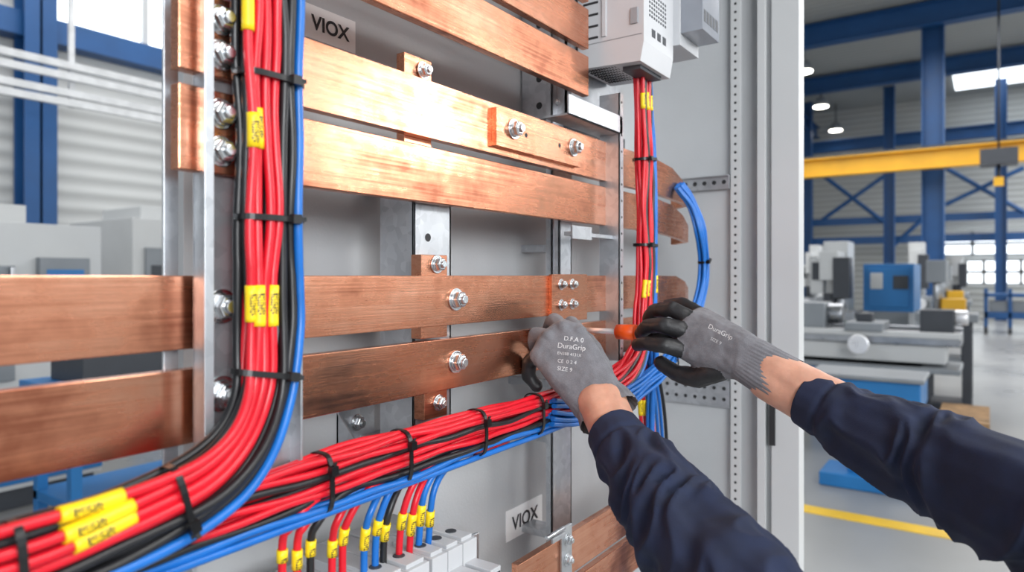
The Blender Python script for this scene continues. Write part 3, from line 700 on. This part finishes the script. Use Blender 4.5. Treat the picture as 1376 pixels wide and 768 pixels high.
for i, (u, v) in enumerate(((1103, 143), (1123, 175), (1080, 96))):
    r = ray(u, v); t = (ZC-.9-H)/r.z; p = CAM+r*t; mb = MB(); mb.cyl(p+Vector((0, 0, .25)), p, .12, MGREY, r1=.24); mb.cyl(p, p-Vector((0, 0, .02)), .2, LAMPG); mb.cyl(p+Vector((0, 0, .25)), p+Vector((0, 0, .9)), .02, MDARK); mb.obj("high_bay_lamp")
mb = MB(); mb.box(4.15, 4.28, -9, 6.5, 0, .004, YLINE); mb.obj("floor_marking")
# ---- left back wall items
mb = MB()
for u in (48, -150, 300): x = X(u, 8.75); ibeam(mb, (x, 8.75, 0), (x, 8.75, ZC), .32, .3, BBLUE)
zwin = P(150, 45, 8.9).z
mb.box(-9, 12, 8.7, 8.95, zwin-.35, zwin-.08, BBLUE); mb.box(-9, 12, 8.8, 8.95, zwin+1.8, zwin+2.1, BBLUE)
mb.obj("wall_framing")
mb = MB(); mb.box(X(62, 8.9), X(420, 8.9), 8.9, 8.98, zwin-.1, zwin+1.8, GLOW); 
for i in range(6): x = X(62, 8.9)+i*1.1; mb.box(x-.04, x+.04, 8.84, 8.9, zwin-.1, zwin+1.8, MWHITE)
mb.obj("window_4")
mb = MB()
for v in (66, 82, 106, 120): z = P(0, v, 7.6).z; mb.box(-9, 12, 7.6, 7.66, z-.035, z+.035, RAILW)
for x in (-2, 1.2, 3.1, 6): mb.box(x, x+.05, 7.66, 7.7, P(0, 125, 7.6).z, ZC, RAILW)
mb.obj("conduit_rack")
# ---- machines, left
def mach_left(name, u0, u1, vt, y, kind):
    mb = MB(); xa, xb = X(u0, y), X(u1, y); zt = P((u0+u1)/2, vt, y).z
    mb.box(xa, xb, y, y+1.2, .12, zt, MWHITE); mb.box(xa+.03, xb-.03, y+.03, y+1.1, 0, .12, MDARK)
    w = xb-xa
    mb.box(xa+.12*w, xa+.58*w, y-.03, y, .75, zt-.25, MGREY); mb.box(xa+.17*w, xa+.53*w, y-.035, y-.028, .9, zt-.4, MDARK)
    mb.box(xa+.55*w, xa+.57*w, y-.07, y-.03, 1.0, 1.4, STEELM)
    mb.box(xa+.68*w, xa+.92*w, y-.06, y, 1.0, zt-.2, MGREY); mb.box(xa+.71*w, xa+.89*w, y-.065, y-.058, 1.25, zt-.27, CYAN)
    mb.box(xa, xb, y-.015, y, .15, .55, CYAN); mb.box(xa+.2*w, xb-.3*w, y+.2, y+.9, zt, zt+.12, MWHITE)
    mb.obj(name, None, .012)
mach_left("cnc_machine", -190, 136, 296, 4.6, 0); mach_left("cnc_machine", 178, 300, 296, 5.9, 0); mach_left("cnc_machine", 138, 178, 330, 7.2, 0)
mb = MB(); xa = X(60, 3.6); mb.box(xa, xa+1.2, 3.4, 3.9, .78, .84, CYAN)
for dx in (.05, 1.1):
    for yy in (3.45, 3.82): mb.box(xa+dx, xa+dx+.05, yy, yy+.05, 0, .78, CYAN)
mb.box(xa+.1, xa+.6, 3.45, 3.8, .84, .98, MDARK); mb.box(xa+.7, xa+1.0, 3.5, 3.8, .84, .93, BBLUE); mb.box(xa+.05, xa+1.12, 3.45, 3.87, .25, .3, CYAN)
mb.obj("workbench", None, .005)
# ---- machines, right
def Yu(u, x): return PX(u, CV, x).y
mb = MB(); x = 6.2; y1, y0 = Yu(1040, x), Yu(1292, x)   # long lathe
mb.box(x, x+.45, y0, y1, .80, .90, STEELM); mb.box(x-.03, x+.03, y0, y1, .86, .91, MWHITE); mb.box(x+.38, x+.45, y0, y1, .90, .93, STEELM)
mb.box(x+.02, x+.42, y0+.1, y1, .66, .80, MWHITE); mb.box(x-.05, x+.5, y0+.25, y1-.1, .30, .64, CYAN)
mb.box(x, x+.42, y0+.35, y0+.9, 0, .6, CYAN); mb.box(x, x+.42, y1-.9, y1-.3, 0, .6, CYAN); mb.box(x-.12, x+.5, y0, y1, .60, .64, MGREY)
mb.box(x+.05, x+.42, y1-.4, y1-.05, .90, 1.12, MGREY); mb.cyl((x+.22, y1-.4, 1.02), (x+.22, y1-.52, 1.02), .09, STEELM, n=24)
ym = (y0+y1)/2; mb.box(x-.06, x+.42, ym-.16, ym+.12, .90, .97, MGREY); mb.box(x+.08, x+.22, ym-.07, ym+.05, .97, 1.04, MDARK); mb.cyl((x-.12, ym, .80), (x-.16, ym, .80), .08, CHROME, n=20)
mb.box(x+.1, x+.32, y0+.05, y0+.28, .90, 1.08, MDARK); mb.cyl((x+.2, y0+.05, 1.02), (x+.2, y0-.04, 1.02), .06, CHROME, n=20)
mb.obj("lathe", None, .01)
def millm(x, u0, u1, hs=1.0):
    mb = MB(); y1, y0 = Yu(u0, x), Yu(u1, x); w = y1-y0
    mb.box(x+.1, x+.8, y0, y1, 0, .85, MGREEN if hs == 1 else MGREY); mb.box(x+.4, x+.85, y0+.3*w, y0+.85*w, .85, .85+.9*hs, MWHITE); mb.box(x-.1, x+.5, y0+.35*w, y0+.75*w, .85+.45*hs, .85+.77*hs, MWHITE)
    mb.box(x-.12, x+.1, y0+.1*w, y0+.45*w, 1.1, .85+.7*hs, MDARK); mb.cyl((x, y0+.3*w, 1.1), (x, y0+.3*w, .98), .05, STEELM); mb.box(x-.1, x+.5, y0, y1, .85, .95, STEELM)
    mb.box(x-.02, x+.2, y0+.7*w, y0+.98*w, 1.15, 1.55, MWHITE); mb.box(x-.03, x-.02, y0+.74*w, y0+.94*w, 1.3, 1.5, MDARK); mb.cyl((x-.15, y0+.2, .8), (x-.2, y0+.2, .8), .12, CHROME)
    mb.cyl((x+.05, y0+.55*w, .95), (x+.05, y0+.55*w, 1.15), .08, MDARK)
    mb.obj("milling_machine", None, .01)
millm(8.3, 1088, 1150); millm(15.5, 1212, 1252, 1.3); millm(13.5, 1078, 1100, 1.2); millm(18.5, 1272, 1302, 1.1)
mb = MB(); x = 8.6; y1, y0 = Yu(1160, x), Yu(1228, x); w = y1-y0
mb.box(x, x+.9, y0, y1, .95, 1.48, CYAN); mb.box(x-.02, x, y0+.05, y1-.05, 1.0, 1.43, CYAN); mb.box(x, x+.9, y0+.05, y1-.05, .1, .95, MGREY); mb.box(x-.03, x-.02, y0+.1*w, y0+.4*w, 1.2, 1.35, MDARK); mb.box(x-.03, x-.02, y0+.6*w, y0+.85*w, 1.2, 1.38, MWHITE); mb.box(x+.1, x+.8, y0+.1, y1-.1, 0, .1, MDARK)
mb.obj("machine_control_cabinet", None, .015)
def drillp(x, u0, u1):
    mb = MB(); y1, y0 = Yu(u0, x), Yu(u1, x); w = y1-y0
    mb.box(x, x+.5, y0, y1, 0, .1, MDARK); mb.box(x, x+.08, y0, y0+.08, .1, .9, MDARK); mb.box(x, x+.08, y1-.08, y1, .1, .9, MDARK); mb.box(x+.42, x+.5, y0, y0+.08, .1, .9, MDARK); mb.box(x+.42, x+.5, y1-.08, y1, .1, .9, MDARK)
    mb.box(x-.05, x+.55, y0-.05, y1+.05, .9, .98, MGREY); mb.cyl((x+.35, y0+.7*w, .98), (x+.35, y0+.7*w, 1.5), .05, STEELM); mb.box(x-.05, x+.5, y0+.5*w, y0+.9*w, 1.28, 1.5, MGREY); mb.cyl((x+.05, y0+.7*w, 1.28), (x+.05, y0+.7*w, 1.1), .03, STEELM); mb.box(x+.05, x+.35, y0+.05, y0+.25, .98, 1.12, CYEL)
    mb.box(x+.05, x+.45, y0+.1, y1-.1, .4, .55, MGREY)
    mb.obj("drill_press", None, .008)
drillp(7.9, 1238, 1306); drillp(12, 1255, 1300)
mb = MB(); x = 19.5; y1, y0 = Yu(1322, x), Yu(1400, x)
mb.box(x, x+.8, y0, y1, .35, .5, BBLUE); mb.box(x, x+.8, y0, y1, .85, .93, BBLUE)
for yy in (y0, (y0+y1)/2, y1-.08): mb.box(x, x+.08, yy, yy+.08, .1, 1.05, BBLUE); mb.cyl((x+.04, yy, .08), (x+.04, yy+.08, .08), .08, MDARK)
mb.box(x+.1, x+.6, y0+.1, y1-.1, .5, .75, MGREY)
mb.obj("trolley", None, .01)
mb = MB(); x = 6.75; y1, y0 = Yu(1258, x), Yu(1330, x)
for i in range(6): mb.box(x+i*.16, x+i*.16+.11, y0, y1, .12, .145, WOOD)
for i in range(3): yy = y0+(y1-y0-.1)*i/2; mb.box(x, x+.91, yy, yy+.1, 0, .12, WOOD)
mb.obj("wooden_pallet", None, .003)
mb = MB(); x = 4.75; y1, y0 = Yu(1100, x), Yu(1225, x)
mb.box(x, x+.35, y0, y1, .0, .09, CYAN); mb.box(x+.1, x+.3, y0+.12, y1-.15, .09, .48, CYAN); mb.box(x-.02, x+.4, y0-.05, y1+.05, .48, .70, CYAN); mb.box(x-.04, x+.42, y0-.07, y1+.07, .70, .73, MGREY)
mb.obj("machine_pedestal", None, .01)
# ============================ LIGHT =========================================
w = bpy.data.worlds.new("World"); scene.world = w; w.use_nodes = True
bg = w.node_tree.nodes["Background"]; bg.inputs[0].default_value = (.86, .93, 1.0, 1); bg.inputs[1].default_value = .9
def area(name, loc, target, sx_, sy_, e, col=(1, 1, 1)):
    l = bpy.data.lights.new(name, 'AREA'); l.shape = 'RECTANGLE'; l.size = sx_; l.size_y = sy_; l.energy = e; l.color = col
    o = bpy.data.objects.new(name, l); scene.collection.objects.link(o); o.location = loc
    d = Vector(target)-Vector(loc); o.rotation_euler = d.to_track_quat('-Z', 'Y').to_euler(); return o
area("added_cabinet_light", (5.1, -3.7, 2.85), (.8, .5, 1.45), .9, .5, 46, (1, .98, .95))  # added off-camera light, placed to mirror hot spots on the upper busbars
area("added_cabinet_light", (-1.8, -3.4, 2.4), (.7, .5, 1.3), 2.2, 1.4, 185, (.96, .98, 1))  # added fill behind the camera, lifts the panel without copper glare
area("added_cabinet_light", (1.2, -2.4, 4.2), (.9, .5, 1.2), 3, 1.2, 105, (1, .99, .97))  # unseen overhead fill, added to brighten the back panel
area("hall_light", (12, 1, 6.3), (12, 1, 0), 8, 8, 750); area("hall_light", (20, -6, 6.3), (20, -6, 0), 8, 8, 1050); area("hall_light", (2, 6, 6.3), (2, 6.5, 0), 8, 3, 300)
area("hall_light", (8, -9, 6.3), (8, -9, 0), 8, 6, 380)
# ============================ CAMERA ========================================
cd = bpy.data.cameras.new("camera"); cam = bpy.data.objects.new("camera", cd); scene.collection.objects.link(cam)
cd.sensor_width = 36; cd.lens = 36*F/1376; cd.shift_y = -(384-CV)/1376*1.0; cd.clip_start = .02; cd.clip_end = 200
cam.location = CAM; cam.rotation_euler = (math.pi/2, 0, YAW-math.pi/2)
cd.dof.use_dof = True; cd.dof.focus_distance = .85; cd.dof.aperture_fstop = 4.6
scene.camera = cam
scene.view_settings.view_transform = 'Standard'
